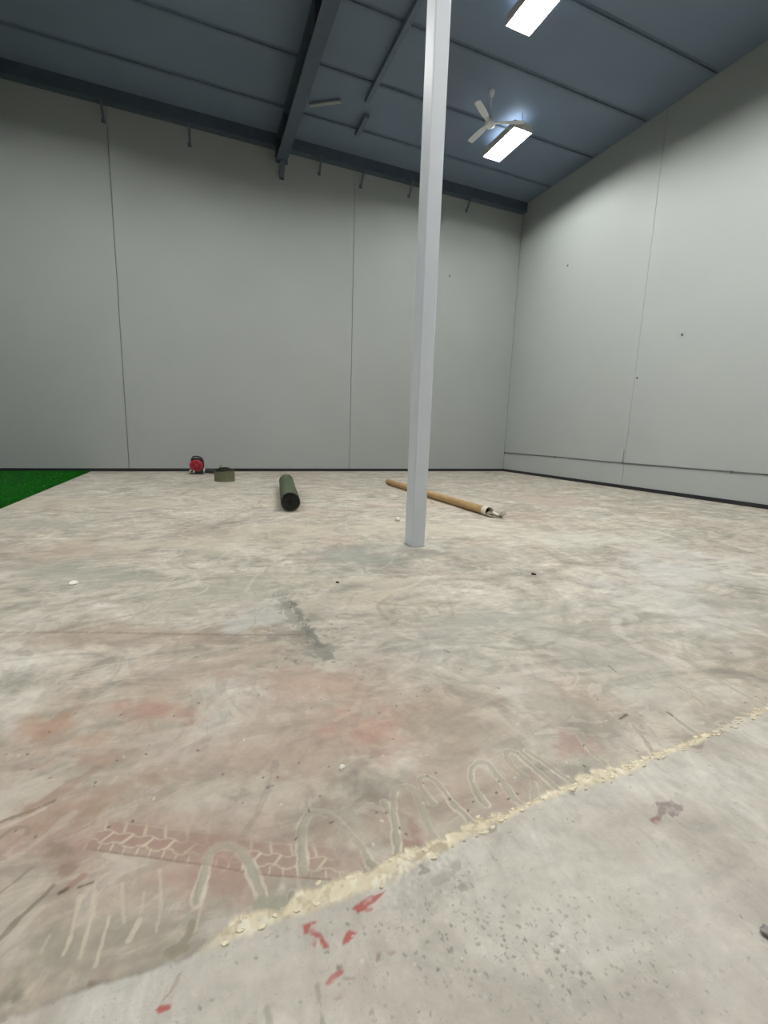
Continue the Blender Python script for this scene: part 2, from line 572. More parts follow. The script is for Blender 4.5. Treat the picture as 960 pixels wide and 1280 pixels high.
# looping beads of adhesive along the edge
for pts, wd in [
        ([(246, 1128), (259, 1075), (265, 1062), (281, 1056), (299, 1062), (310, 1078), (318, 1097), (328, 1122)], .010),
        ([(379, 1088), (377, 1047), (381, 1025), (393, 1014), (412, 1017), (427, 1030), (443, 1047), (456, 1066), (463, 1080), (477, 1085), (490, 1083), (498, 1072), (496, 1047), (490, 1019), (481, 1003)], .010),
        ([(500, 1080), (497, 1055), (492, 1011), (494, 989), (505, 982), (517, 986), (525, 1005), (533, 1027), (539, 1039), (553, 1055)], .009),
        ([(541, 1002), (527, 983), (527, 971), (542, 974), (555, 989), (567, 1005), (580, 1017), (592, 1030), (608, 1039), (617, 1033), (616, 1024)], .009),
        ([(608, 1005), (596, 989), (589, 971), (592, 957), (605, 952), (617, 963), (630, 980), (642, 996), (655, 1007), (666, 1010), (669, 992), (667, 978)], .009),
        ([(658, 971), (639, 955), (633, 942), (642, 939), (661, 955), (680, 971), (703, 991)], .009),
        ([(658, 938), (680, 953), (699, 967), (716, 978)], .008), ([(724, 921), (739, 939), (761, 958)], .008),
        ([(835, 890), (852, 904), (868, 915), (879, 924), (873, 932), (863, 930)], .011),
        ([(790, 905), (806, 925), (818, 945)], .009), ([(873, 896), (890, 904), (906, 912)], .008),
        ([(819, 844), (846, 858), (868, 871), (879, 880)], .008), ([(900, 850), (930, 868), (955, 880)], .009), ([(365, 1118), (361, 1138), (350, 1142)], .010)]:
    ridge(pts, wd)
blob((340, 1130), (22, 13), (160, 156, 138), .9, .3, .5, 12, seed=4)
for pts in [[(760, 831), (770, 839)], [(834, 890), (840, 894)], [(775, 898), (784, 892)], [(555, 812), (562, 815)]]:
    stroke(pts, (92, 86, 78), .006, .8, .8)
# small dark specks on the coat
for i in range(140):
    q = (rng.uniform(0, 960), rng.uniform(800, 1060))
    o = np.array(px(*q)[:2])
    an = rng.uniform(0, 3.1)
    s = rng.uniform(.002, .007)
    stroke([o, o + s * np.array([math.cos(an), math.sin(an)])], (96, 88, 78) if rng.rand() < .7 else (220, 214, 202), rng.uniform(.003, .0048), .8, .3, world=True)

# what lies on the front slab replaces the coat
keep = 1 - front
RGB *= keep[:, None]
ALP *= keep
# a few beads run over the edge onto the slab
for pts in [[(462, 1078), (477, 1086), (490, 1085), (498, 1072)], [(365, 1116), (361, 1138), (348, 1143)], [(879, 922), (874, 932), (862, 930)], [(607, 1038), (617, 1034), (618, 1024)],
            [(500, 1076), (494, 1088), (481, 1094)], [(708, 984), (716, 990)]]:
    stroke(pts, (160, 154, 136), .011, .85, .3, .001)
blob((338, 1132), (22, 12), (162, 158, 140), .9, .25, .4, 10, seed=4)
# cream edge of broken levelling
crn = fbm(X * 38, Y * 38, 51, 4)
over((228, 216, 186), cream * sm(0.20, 0.36, crn + 0.08) * .95)
over((242, 236, 216), cream * sm(0.52, 0.66, crn) * .8)
over((190, 172, 138), cream * sm(0.58, 0.7, fbm(X * 60, Y * 60, 77, 3)) * .55)
Z += cream * (0.002 + 0.004 * (crn - 0.4))
bnd = sm(0.006, 0.001, np.abs(Y - YU + 0.002)) * (0.3 + 0.7 * NB)
over((148, 128, 104), bnd * .55 * sm(-0.1, 0.05, X))
# red paint flecks on the slab


def zp(l):
    return [(240 + a / 3.2, 1000 + b / 3.2) for a, b in l]


RED = (178, 84, 76)
poly(zp([(775, 355), (715, 375), (655, 410), (640, 425), (662, 440), (690, 432), (705, 415), (735, 395)]), RED)
poly(zp([(690, 425), (725, 418), (722, 432), (695, 440)]), (176, 104, 94), .7)
poly(zp([(436, 495), (495, 474), (500, 480), (470, 505), (515, 528), (548, 575), (525, 578), (505, 552), (486, 535), (455, 525)]), RED)
poly(zp([(475, 540), (495, 550), (492, 582), (478, 572)]), (176, 106, 96), .7)
poly(zp([(603, 555), (615, 520), (635, 503), (660, 520), (645, 540), (625, 558)]), RED)
poly(zp([(530, 722), (552, 690), (588, 662), (610, 678), (578, 705), (560, 728)]), RED)
poly(zp([(572, 650), (600, 645), (598, 668), (580, 665)]), (110, 92, 82), .8)
poly(zp([(610, 700), (655, 690), (650, 703), (620, 708)]), (150, 122, 108), .7)
poly(zp([(555, 790), (600, 760), (605, 785), (575, 795)]), (158, 120, 106), .7)
poly(zp([(730, 610), (755, 595), (750, 635), (735, 640)]), (150, 122, 110), .7)
poly(zp([(775, 600), (810, 585), (815, 600), (790, 615)]), (158, 130, 116), .6)
poly([(194, 1259), (200, 1253), (217, 1252), (213, 1258), (200, 1263)], RED)
stroke([(203, 1248), (215, 1233), (224, 1215)], (166, 144, 126), .005, .55, .8)
stroke([(397, 1230), (400, 1252), (403, 1278)], (150, 144, 130), .006, .7, .9)
stroke([(333, 1258), (338, 1278)], (152, 146, 132), .005, .6, .9)
poly([(820, 1001), (838, 998), (855, 1006), (846, 1020), (832, 1016), (818, 1027), (812, 1022), (824, 1016)], (140, 124, 120), .8, .008)
poly([(811, 1022), (830, 1018), (820, 1030)], (160, 120, 112), .6, .006)
stroke([(520, 1073), (535, 1062), (552, 1058)], (150, 134, 112), .010, .5, 2.0)
stroke([(545, 1100), (560, 1090), (572, 1082)], (146, 136, 122), .012, .45, 2.0)
blob((535, 1105), (46, 26), (150, 146, 138), .45, .9, 1.3, -20, seed=9, fq=3)
for i in range(420):
    if i < 360:
        q = (rng.normal(640, 120), rng.normal(1170, 60))
    else:
        q = (rng.uniform(150, 958), rng.uniform(950, 1278))
    o = np.array(px(*q)[:2])
    if o[1] > np.interp(o[0], el[:, 0], el[:, 1]) - .02:
        continue
    an = rng.normal(2.2, 0.5)
    s = rng.uniform(.001, .006)
    stroke([o, o + s * np.array([math.cos(an), math.sin(an)])], [(120, 114, 104), (140, 134, 122), (104, 98, 90), (224, 220, 210)][rng.choice(4, p=[.35, .35, .15, .15])], rng.uniform(.0022, .0036), .6, .3, world=True)
for c, r, cc, al in [((900, 1130), (120, 90), (196, 186, 178), .4), ((700, 1090), (160, 50), (204, 200, 186), .4), ((500, 1240), (140, 40), (186, 176, 162), .4),
                     ((880, 1250), (110, 40), (184, 174, 168), .45), ((620, 1250), (90, 50), (180, 174, 162), .4), ((330, 1220), (90, 30), (200, 192, 178), .4), ((780, 1140), (60, 60), (188, 184, 170), .4)]:
    a0, r0 = ALP.copy(), RGB.copy()
    blob(c, r, cc, al, .9, 1.0, 0, seed=int(c[0]) % 37)
    ALP = ALP * front + a0 * (1 - front)
    RGB = RGB * front[:, None] + r0 * (1 - front)[:, None]

Z += 0.0012 * (NB - 0.5) + 0.0008 * (NM - 0.5) * sm(6, 2, Y)
Z[Y < 0.25] = 0
Z -= 0.006

fm = bpy.data.meshes.new('floor')
fm.vertices.add(N)
fm.vertices.foreach_set('co', np.stack([X, Y, Z], 1).astype(np.float32).ravel())
ii, jj = np.meshgrid(np.arange(NX - 1), np.arange(NY - 1))
v0 = (jj * NX + ii).ravel()
quad = np.stack([v0, v0 + 1, v0 + 1 + NX, v0 + NX], 1).astype(np.int32)
nq = len(quad)
fm.loops.add(nq * 4)
fm.loops.foreach_set('vertex_index', quad.ravel())
fm.polygons.add(nq)
fm.polygons.foreach_set('loop_start', np.arange(nq, dtype=np.int32) * 4)
fm.polygons.foreach_set('use_smooth', np.ones(nq, bool))
fm.update(calc_edges=True)
at = fm.attributes.new('marks', 'FLOAT_COLOR', 'POINT')
at.data.foreach_set('color', np.concatenate([RGB, ALP[:, None]], 1).astype(np.float32).ravel())
az = fm.attributes.new('slab', 'FLOAT', 'POINT')
az.data.foreach_set('value', front.astype(np.float32))


def floor_material():
    m = bpy.data.materials.new('stained_concrete')
    m.use_nodes = True
    nt = m.node_tree
    L = nt.links.new
    b = nt.nodes['Principled BSDF']
    tc = nt.nodes.new('ShaderNodeTexCoord')

    def noise(scale, detail=8, dist=0.0, rough=0.6, sx=1, sy=1, rot=0.0, off=(0, 0, 0)):
        mp = nt.nodes.new('ShaderNodeMapping')
        mp.inputs['Scale'].default_value = (sx, sy, 1)
        mp.inputs['Rotation'].default_value = (0, 0, rot)
        mp.inputs['Location'].default_value = off
        L(tc.outputs['Object'], mp.inputs['Vector'])
        n = nt.nodes.new('ShaderNodeTexNoise')
        n.inputs['Scale'].default_value = scale
        n.inputs['Detail'].default_value = detail
        n.inputs['Roughness'].default_value = rough
        n.inputs['Distortion'].default_value = dist
        L(mp.outputs['Vector'], n.inputs['Vector'])
        return n.outputs['Fac']

    def ramp(f, stops):
        r = nt.nodes.new('ShaderNodeValToRGB')
        e = r.color_ramp.elements
        while len(e) < len(stops):
            e.new(0.5)
        for q, (p_, c) in zip(e, stops):
            q.position = p_
            q.color = tuple(c) + (1,) if len(c) == 3 else c
        L(f, r.inputs['Fac'])
        return r.outputs['Color']

    def mixc(f, a, b_, mode='MIX'):
        x = nt.nodes.new('ShaderNodeMix')
        x.data_type = 'RGBA'
        x.blend_type = mode
        if isinstance(f, float):
            x.inputs[0].default_value = f
        else:
            L(f, x.inputs[0])
        for s_, v in ((x.inputs[6], a), (x.inputs[7], b_)):
            if isinstance(v, tuple):
                s_.default_value = v + (1,)
            else:
                L(v, s_)
        return x.outputs[2]

    g = lambda v: (v, v, v)
    base = ramp(noise(1.1, 10, 2.6, .60), [(0.34, lin((158, 152, 138), FK)), (0.45, lin((182, 175, 160), FK)), (0.54, lin((196, 189, 174), FK)), (0.66, lin((212, 207, 195), FK))])
    pink = ramp(noise(0.7, 8, 1.0, .6, off=(7, 3, 0)), [(0.50, g(0)), (0.68, g(.55))])
    c1 = mixc(pink, base, lin((184, 158, 140), FK))
    grn = ramp(noise(1.3, 8, 1.2, .6, off=(2, 11, 0)), [(0.54, g(0)), (0.68, g(.6))])
    c1 = mixc(grn, c1, lin((160, 158, 146), FK))
    st1 = ramp(noise(2.0, 8, 2.4, .58, 1.0, 2.2, 0.5), [(0.36, g(.82)), (0.5, g(1.0)), (0.64, g(1.14))])
    c1 = mixc(0.75, c1, st1, 'MULTIPLY')
    st2 = ramp(noise(3.6, 8, 2.2, .58, 2.0, 1.0, -0.7), [(0.36, g(.88)), (0.5, g(1.0)), (0.64, g(1.10))])
    c1 = mixc(0.75, c1, st2, 'MULTIPLY')
    p1 = ramp(noise(2.6, 7, 3.2, .55, 1.0, 1.5, 0.9, (4, 4, 0)), [(0.55, g(0)), (0.60, g(.42))])
    c1 = mixc(p1, c1, lin((214, 207, 194), FK))
    p2 = ramp(noise(2.1, 7, 3.0, .55, 1.4, 1.0, -0.4, (9, 1, 0)), [(0.56, g(0)), (0.61, g(.42))])
    c1 = mixc(p2, c1, lin((164, 156, 142), FK))
    slab = ramp(noise(2.4, 9, .8, .6), [(0.36, lin((184, 177, 165), FK)), (0.5, lin((203, 197, 185), FK)), (0.64, lin((214, 210, 199), FK))])
    ss = ramp(noise(7.0, 7, 1.6, .6, 2.2, 1.0, 0.7, (3, 0, 0)), [(0.36, g(.90)), (0.5, g(1.0)), (0.64, g(1.07))])
    slab = mixc(0.9, slab, ss, 'MULTIPLY')
    sp = ramp(noise(60, 3, .6, .6, 1.0, 1.8, 0.6), [(0.30, g(.72)), (0.36, g(1.0))])
    slab = mixc(0.8, slab, sp, 'MULTIPLY')
    sp2 = ramp(noise(150, 2, .3, .5, 1.0, 1.7, 0.5, (1, 5, 0)), [(0.30, g(.68)), (0.36, g(1.0)), (0.70, g(1.0)), (0.76, g(1.12))])
    slab = mixc(ramp(noise(5, 4, .5, .6, off=(6, 2, 0)), [(0.42, g(.1)), (0.6, g(.9))]), slab, mixc(1.0, slab, sp2, 'MULTIPLY'))
    fine = ramp(noise(30, 6, .4, .7), [(0.3, g(.90)), (0.7, g(1.08))])
    az_ = nt.nodes.new('ShaderNodeAttribute')
    az_.attribute_name = 'slab'
    col = mixc(az_.outputs['Fac'], c1, slab)
    ma = nt.nodes.new('ShaderNodeAttribute')
    ma.attribute_name = 'marks'
    inv = nt.nodes.new('ShaderNodeMath')
    inv.operation = 'SUBTRACT'
    inv.inputs[0].default_value = 1.0
    L(ma.outputs['Alpha'], inv.inputs[1])
    sc = nt.nodes.new('ShaderNodeVectorMath')
    sc.operation = 'SCALE'
    L(col, sc.inputs[0])
    L(inv.outputs[0], sc.inputs['Scale'])
    ad = nt.nodes.new('ShaderNodeVectorMath')
    ad.operation = 'ADD'
    L(sc.outputs[0], ad.inputs[0])
    L(ma.outputs['Color'], ad.inputs[1])
    out = mixc(0.8, ad.outputs[0], fine, 'MULTIPLY')
    # the same smears run over the stains too
    out = mixc(0.45, out, st1, 'MULTIPLY')
    L(out, b.inputs['Base Color'])
    rr = ramp(noise(3.0, 6, .8), [(0.3, g(.42)), (0.7, g(.66))])
    L(rr, b.inputs['Roughness'])
    b.inputs['Specular IOR Level'].default_value = 0.35
    bp = nt.nodes.new('ShaderNodeBump')
    bp.inputs['Strength'].default_value = 0.25
    bp.inputs['Distance'].default_value = 0.004
    L(noise(55, 5, .3, .65), bp.inputs['Height'])
    L(bp.outputs['Normal'], b.inputs['Normal'])
    return m


fm.materials.append(floor_material())
floor = bpy.data.objects.new('floor', fm)
COL.objects.link(floor)
struct(floor)
floor['label'] = 'stained concrete floor with a torn cream edge where the coating stops'

# loose flakes along the broken edge
m_cream = mat('cream_levelling', (234, 224, 198), .8, FK, var=.12, scale=40, bump=.4)
bm = bmesh.new()
random.seed(12)
for i in range(120):
    x = random.uniform(0.0, 2.2)
    yu, yl = float(np.interp(x, eu[:, 0], eu[:, 1])), float(np.interp(x, el[:, 0], el[:, 1]))
    y = random.uniform(yl - 0.012, yu + 0.002)
    r = random.uniform(.003, .008)
    n = random.randint(5, 7)
    ph = random.uniform(0, 6)
    lo = [bm.verts.new((x + r * random.uniform(.7, 1.4) * math.cos(ph + k * 6.283 / n) * 1.5, y + r * random.uniform(.6, 1.1) * math.sin(ph + k * 6.283 / n), -.008)) for k in range(n)]
    hi = [bm.verts.new((v.co.x * .85 + x * .15, v.co.y * .85 + y * .15, random.uniform(-.004, .0))) for v in lo]
    bm.faces.new(hi)
    for k in range(n):
        bm.faces.new((lo[k], lo[(k + 1) % n], hi[(k + 1) % n], hi[k]))
fl = obj('edge_flakes', bm, m_cream, floor)
fl['kind'] = 'stuff'

# ------------------------------------------------------------------ walls, ceiling
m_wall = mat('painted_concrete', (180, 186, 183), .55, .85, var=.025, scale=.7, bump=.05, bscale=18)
m_wall2 = mat('darkened_concrete', (112, 114, 110), .6, .85, var=.05, scale=.7)  # for the unseen walls, darkened to cut bounced light
m_back = mat('joint_backing', (130, 132, 128), .9, .8)
m_ceil = mat('roof_lining', (120, 136, 156), .6, .88, var=.10, scale=.55, bump=.15, bscale=3)
m_base = mat('black_skirting', (40, 40, 46), .5, .8)
m_steel = mat('dark_roof_steel', (92, 106, 122), .5, .7, var=.1)
m_steel2 = mat('dull_purlin_steel', (112, 128, 146), .5, .8, var=.1)

ceil = struct(obj('ceiling', B(XL, XW + .3, YB, YW + .3, ZC, ZC + .12), m_ceil))


def wall(name, axis, pos, spans, z1, inward, label, gap=.010, pm=None):
    """backing slab with separate precast panels standing proud of it"""
    lo, hi = spans[0], spans[-1]
    d0, d1 = pos + .05 * -inward, pos + .22 * -inward
    a0, a1 = min(d0, d1), max(d0, d1)
    bm = B(a0, a1, lo, hi, -.02, z1) if axis == 'X' else B(lo, hi, a0, a1, -.02, z1)
    o = struct(obj(name, bm, m_back))
    o['label'] = label
    for s0, s1 in zip(spans, spans[1:]):
        p0, p1 = sorted((pos, pos - .05 * inward))
        g0 = gap / 2 if s0 != lo else 0
        g1 = gap / 2 if s1 != hi else 0
        bm = (B(p0, p1, s0 + g0, s1 - g1, -.02, z1, bevel=.006) if axis == 'X' else B(s0 + g0, s1 - g1, p0, p1, -.02, z1, bevel=.006))
        obj('panel', bm, pm or m_wall, o)
    return o


wall('wall_back', 'Y', YW, [XL, -7.10, -1.575, 3.955, XW], ZC, -1, 'tall pale grey precast wall behind the turf rolls')
wall('wall_right', 'X', XW, [YB, -1.3, 3.2, 7.75, YW], ZC, -1, 'tall pale grey precast wall with a low conduit', .006)
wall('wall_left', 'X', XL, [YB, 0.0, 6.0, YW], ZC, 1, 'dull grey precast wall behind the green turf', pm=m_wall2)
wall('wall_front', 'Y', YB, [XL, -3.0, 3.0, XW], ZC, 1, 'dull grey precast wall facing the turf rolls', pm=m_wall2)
struct(obj('baseboard_back', B(XL, XW, YW - .016, YW, -.006, .072, bevel=.003), m_base))
struct(obj('baseboard_right', B(XW - .016, XW, YB, YW - .016, -.006, .076, bevel=.003), m_base))

# ------------------------------------------------------------------ roof steel
fb = thing('eave_beam', 'dark steel channel running along the top of the wall behind the turf rolls', 'beam', (0, YW - .1, 7.70))
obj('web', B(XL, XW - .002, -.1, -.085, 0, .248), m_steel, fb)
obj('flange', B(XL, XW - .002, -.085, .098, 0, .014), m_steel, fb)
obj('flange', B(XL, XW - .002, -.085, .098, .234, .248), m_steel, fb)

rf = thing('rafter', 'heavy dark steel roof rafter meeting the wall behind the turf rolls', 'beam', (2.055, 0, 7.40))
y0, y1 = YB + .05, YW - .21
obj('flange', B(-.125, .125, y0, y1, 0, .02), m_steel, rf)
obj('web', B(-.008, .008, y0, y1, .02, .465), m_steel, rf)
obj('flange', B(-.125, .125, y0, y1, .465, .483), m_steel, rf)
for yy in (2.5, 5.4, 8.3, 11.2):
    obj('stiffener', B(-.115, -.008, yy - .006, yy + .006, .02, .465), m_steel, rf)
obj('end_plate', B(-.14, .14, y1, y1 + .02, -.06, .483), m_steel, rf)

bm = bmesh.new()
bar(bm, (.03, YW - .012, -.25), (.025, YW - .24, .0), .11, .05)
obj('knee_strut', bm, m_steel, rf)
obj('knee_plate', B(-.03, .09, YW - .014, YW, -.31, -.14, bevel=.004), m_steel, rf)
obj('seat_block', B(-.13, .05, YW - .185, YW - .004, .14, .295, bevel=.006), m_steel, rf)

K = [(-1.63, 7.39, 'above the panel joint beyond the green turf'), (0.04, 7.34, 'high above the red blower'), (3.02, 7.42, 'between the rafter and the panel joint'),
     (4.12, 7.36, 'at the panel joint beside the column'), (5.49, 7.42, 'second from the panel joint beside the column'), (7.31, 7.42, 'closest to the corner of the walls')]
for x, z, wh in K:
    t = thing('purlin_brace', 'short thin steel brace under the eave channel ' + wh, 'brace', (x, YW, z), group='eave braces')
    bm = bmesh.new()
    bar(bm, (0, -.008, .01), (0, -.24, .30), .05, .014)
    obj('strut', bm, m_steel, t)
    obj('foot_plate', B(-.045, .03, -.008, 0, -.03, .05, bevel=.002), m_steel, t)

pw = B(XL, XW - .05, -.003, .003, -.034, 0)
box(pw, XL, XW - .05, -.003, .05, -.037, -.034)
box(pw, XL, XW - .05, -.05, .003, -.003, 0.0)
purl = None
for yy, nth in zip((11.13, 9.67, 8.21, 6.75, 5.29, 3.83), ('closest to', 'second from', 'third from', 'fourth from', 'fifth from', 'sixth from')):
    if purl is None:
        purl = obj('purlin', pw, m_steel2)
        o = purl
    else:
        o = purl.copy()
        COL.objects.link(o)
    o.location = (0, yy, ZC - .0005)
    tag(o, 'thin roof purlin above the rafter, ' + nth + ' the eave channel', 'beam', 'roof purlins')
for xx, ya, yb, lb in ((3.47, 7.0, 10.1, 'thin dark steel tie under the roof between the rafter and the column'), (3.62, 10.5, 11.2, 'stub of dark steel tie under the roof near the eave channel')):
    tag(obj('roof_tie', B(xx - .05, xx + .05, ya, yb, ZC - .14, ZC - .064, bevel=.005), m_steel2), lb, 'beam')
m_pale = mat('pale_strip', (190, 196, 194), .6, .7)
a_, b_ = px(387, 132, 7.90), px(426, 127, 7.90)
bm = bmesh.new()
bar(bm, a_, b_, .075, .03)
tag(obj('roof_strip', bm, m_pale), 'short pale metal strip fixed under the roof beside the rafter', 'strip')

# ------------------------------------------------------------------ lamps
m_house = mat('lamp_housing', (225, 222, 214), .45, .85, var=.02)
m_diff = emit('lamp_tube_glow', (1.0, .992, .965), LAMP)
m_up = emit('added_uplight_glow', (.82, .92, 1.0), UP)
m_wire = mat('hanger_steel', (120, 126, 130), .4, .8, metal=.6)
LW, LL, SK = .235, .58, .10       # half width, half length, skirt depth


def make_lamp(label, loc, group):
    t = thing('ceiling_lamp', label, 'lamp', loc, group=group)          # loc: middle of the lip of the skirt
    bm = bmesh.new()
    box(bm, -LW, LW, -LL, LL, SK + .004, SK + .05, bevel=.006)
    obj('housing', bm, m_house, t)
    for s in (-1, 1):
        bm = bmesh.new()
        tube(bm, [(s * .055, -LL + .03, .050), (s * .055, LL - .03, .050)], .019, 10)
        lt = obj('lamp_tube', bm, m_diff, t, True)
        for e in (-1, 1):
            obj('socket', B(s * .055 - .02, s * .055 + .02, e * (LL - .018) - .011, e * (LL - .018) + .011, .026, SK + .002), m_house, lt)
    for s in (-1, 1):
        obj('skirt', B(s * LW - .006 if s > 0 else -LW, LW if s > 0 else -LW + .006, -LL, LL, 0, SK + .003), m_house, t)
    for s in (-1, 1):
        obj('skirt', B(-LW + .006, LW - .006, s * LL - .006 if s > 0 else -LL, LL if s > 0 else -LL + .006, 0, SK + .003), m_house, t)
    for k in range(5):
        yb = -LL + 2 * LL * (k + 1) / 6
        obj('added_baffle', B(-LW + .006, LW - .006, yb - .002, yb + .002, .0, .030), m_house, t)  # cross blades added to keep grazing light off the far wall's top
    obj('added_uplight', B(-.12, .12, -LL + .06, LL - .06, SK + .05, SK + .056), m_up, t)  # glowing panel added to cast a pale halo on the ceiling
    for s in (-1, 1):
        bm = bmesh.new()
        tube(bm, [(0, s * (LL - .06), SK + .045), (0, s * (LL - .06), ZC - loc[2])], .006, 8)
        obj('hanger', bm, m_wire, t)
    return t


def copy_tree(o, parent=None):
    c = o.copy()
    COL.objects.link(c)
    c.parent = parent
    for ch in list(o.children):
        copy_tree(ch, c)
    return c


lamp0 = make_lamp('glowing rectangular ceiling lamp in a white skirt beside the fan', (6.68, 9.68, 7.60), 'ceiling lamps')
for x, y, lb in [(5.03, 6.62, 'glowing rectangular ceiling lamp in a white skirt between the fan and the column'),
                 (-.45, 8.25, 'rectangular ceiling lamp in a white skirt over the red blower side of the rafter'),
                 (5.3, 3.5, 'rectangular ceiling lamp in a white skirt close to the conduit wall'),
                 (2.4, 1.2, 'rectangular ceiling lamp in a white skirt over the torn floor edge'),
                 (5.2, -.4, 'rectangular ceiling lamp in a white skirt over the bare slab by the conduit wall'),
                 (2.7, 5.3, 'added rectangular fill lamp in a white skirt over the long turf roll beside the rafter'),  # unseen lamp added to light the far wall evenly
                 (-3.6, 8.3, 'added rectangular fill lamp in a white skirt over the turf edge'),  # out of view, put in to make the wall light more uniform
                 (-4.6, 3.6, 'rectangular ceiling lamp in a white skirt over the green turf'),
                 (.5, -1.0, 'rectangular ceiling lamp in a white skirt over the bare slab away from the conduit wall')]:
    o = copy_tree(lamp0)
    o.location = (x, y, 7.60)
    o['label'] = lb

# ------------------------------------------------------------------ ceiling fan
m_fan = mat('white_fan', (238, 242, 244), .35, .92, var=.02)
fan = thing('ceiling_fan', 'white three-bladed ceiling fan on a thin rod under the roof', 'fan', (5.70, 8.89, 7.30))
bm = bmesh.new()
lathe(bm, [(.02, 0), (.07, .004), (.098, .022), (.108, .05), (.108, .085), (.09, .115), (.05, .13), (.03, .15), (.02, .152)], 36)
obj('motor', bm, m_fan, fan, True)
bm = bmesh.new()
tube(bm, [(0, 0, .15), (0, 0, .58)], .013, 12)
obj('rod', bm, m_fan, fan, True)
bm = bmesh.new()
lathe(bm, [(.018, .53), (.04, .55), (.058, .60), (.06, ZC - 7.30)], 28)
obj('canopy', bm, m_fan, fan, True)
bm = bmesh.new()
lathe(bm, [(.018, .15), (.045, .16), (.035, .21), (.016, .225)], 24)
obj('rod_cover', bm, m_fan, fan, True)
for ang in (93, 215, 333):
    a = math.radians(ang)
    R_ = Matrix.Rotation(a, 4, 'Z')
    bm = bmesh.new()
    prof = [(.10, .038), (.17, .045), (.28, .062), (.45, .066), (.62, .064), (.68, .058), (.695, .03)]
    tops, bots = [], []
    for r, hw in prof:
        tw = .16
        rt_, rb_ = [], []
        for s in (-1, -.35, .35, 1):
            zz = .075 + tw * hw * s + .006 * (1 - s * s)
            rt_.append(bm.verts.new((r, s * hw, zz + .002)))
            rb_.append(bm.verts.new((r, s * hw, zz - .002)))
        tops.append(rt_)
        bots.append(rb_)
    for q in (tops, bots):
        for r0, r1 in zip(q, q[1:]):
            for k in range(3):
                bm.faces.new((r0[k], r0[k + 1], r1[k + 1], r1[k]))
    for (t0, t1, b0, b1) in zip(tops, tops[1:], bots, bots[1:]):
        bm.faces.new((t0[0], t1[0], b1[0], b0[0]))
        bm.faces.new((t0[3], b0[3], b1[3], t1[3]))
    for q in (0, -1):
        for k in range(3):
            bm.faces.new((tops[q][k], tops[q][k + 1], bots[q][k + 1], bots[q][k]))
    bmesh.ops.transform(bm, matrix=R_, verts=bm.verts)
    bl = obj('blade', bm, m_fan, fan, True)
    bm = bmesh.new()
    bar(bm, (.085, 0, .068), (.20, 0, .068), .05, .008)
    bmesh.ops.transform(bm, matrix=R_, verts=bm.verts)
    obj('blade_arm', bm, m_fan, bl)

# ------------------------------------------------------------------ column
m_col = mat('painted_steel_column', (230, 237, 245), .4, .95, var=.02, scale=2)
m_grout = mat('grout', (196, 194, 182), .85, .75, var=.1, scale=30, bump=.3)
cl = thing('steel_column', 'tall square pale grey steel column standing on the concrete floor', 'column', (1.985, 3.985, 0))
obj('shaft', B(-.071, .071, -.089, .089, -.004, 7.399, bevel=.011, seg=4), m_col, cl)
bm = bmesh.new()
n = 28
ring = []
for k in range(n):
    t = 2 * math.pi * k / n
    c_, s_ = math.cos(t), math.sin(t)
    e = 1 / max(abs(c_), abs(s_)) ** .6
    r = 1 + random.uniform(-.06, .08)
    ring.append((.095 * c_ * e * r, .115 * s_ * e * r))
lo = [bm.verts.new((x, y, -.006)) for x, y in ring]
hi = [bm.verts.new((x * .93, y * .93, .0025)) for x, y in ring]
bm.faces.new(hi)
for k in range(n):
    bm.faces.new((lo[k], lo[(k + 1) % n], hi[(k + 1) % n], hi[k]))
obj('grout_pad', bm, m_grout, cl)

# ------------------------------------------------------------------ turf
m_tb = mat('turf_backing', (10, 76, 8), .9, .7)
m_grass = mat('turf_pile', (8, 118, 6), .75, .7, var=.3, scale=5, spec=.2)
TX = -2.36
tf = thing('turf_sheet', 'bright green artificial turf laid flat along the wall', 'turf', ((XL + TX) / 2, 7.0, 0))
bx_ = (TX - XL) / 2
obj('backing', B(-bx_ + .02, bx_, -5.5, YW - 7.0 - .02, -.005, .008), m_tb, tf)
r2 = np.random.RandomState(2)
nb = 90000
bx = TX - r2.rand(nb) ** 1.6 * 4.5
by = r2.uniform(4.5, YW - .03, nb)
an = r2.rand(nb) * 6.283
wd = .006
hh = r2.uniform(.016, .028, nb)
tl = r2.normal(0, .008, (nb, 2))
ox, oy = (XL + TX) / 2, 7.0
v = np.zeros((nb, 3, 3), np.float32)
v[:, 0] = np.stack([bx - ox - wd * np.cos(an), by - oy - wd * np.sin(an), np.full(nb, .007)], 1)
v[:, 1] = np.stack([bx - ox + wd * np.cos(an), by - oy + wd * np.sin(an), np.full(nb, .007)], 1)
v[:, 2] = np.stack([np.minimum(bx + tl[:, 0], TX + .004) - ox, np.minimum(by + tl[:, 1], YW - .02) - oy, hh], 1)
gm = bpy.data.meshes.new('pile')
gm.from_pydata(v.reshape(-1, 3).tolist(), [], np.arange(nb * 3).reshape(-1, 3).tolist())
gm.materials.append(m_grass)
go = bpy.data.objects.new('pile', gm)
COL.objects.link(go)
go.parent = tf
go['kind'] = 'stuff'

# ------------------------------------------------------------------ rolls of turf
m_roll = mat('roll_olive', (88, 98, 78), .85, .72, var=.14, scale=9, bump=.5, bscale=120, spec=.2)
m_rollk = mat('roll_black_backing', (30, 31, 32), .7, .6, var=.2, scale=30, bump=.4)
m_coil = mat('coil_olive', (118, 120, 96), .85, .8, var=.12, scale=14, bump=.5, bscale=150, spec=.2)
m_coilk = mat('coil_edge', (58, 64, 52), .85, .6, var=.25, scale=40)


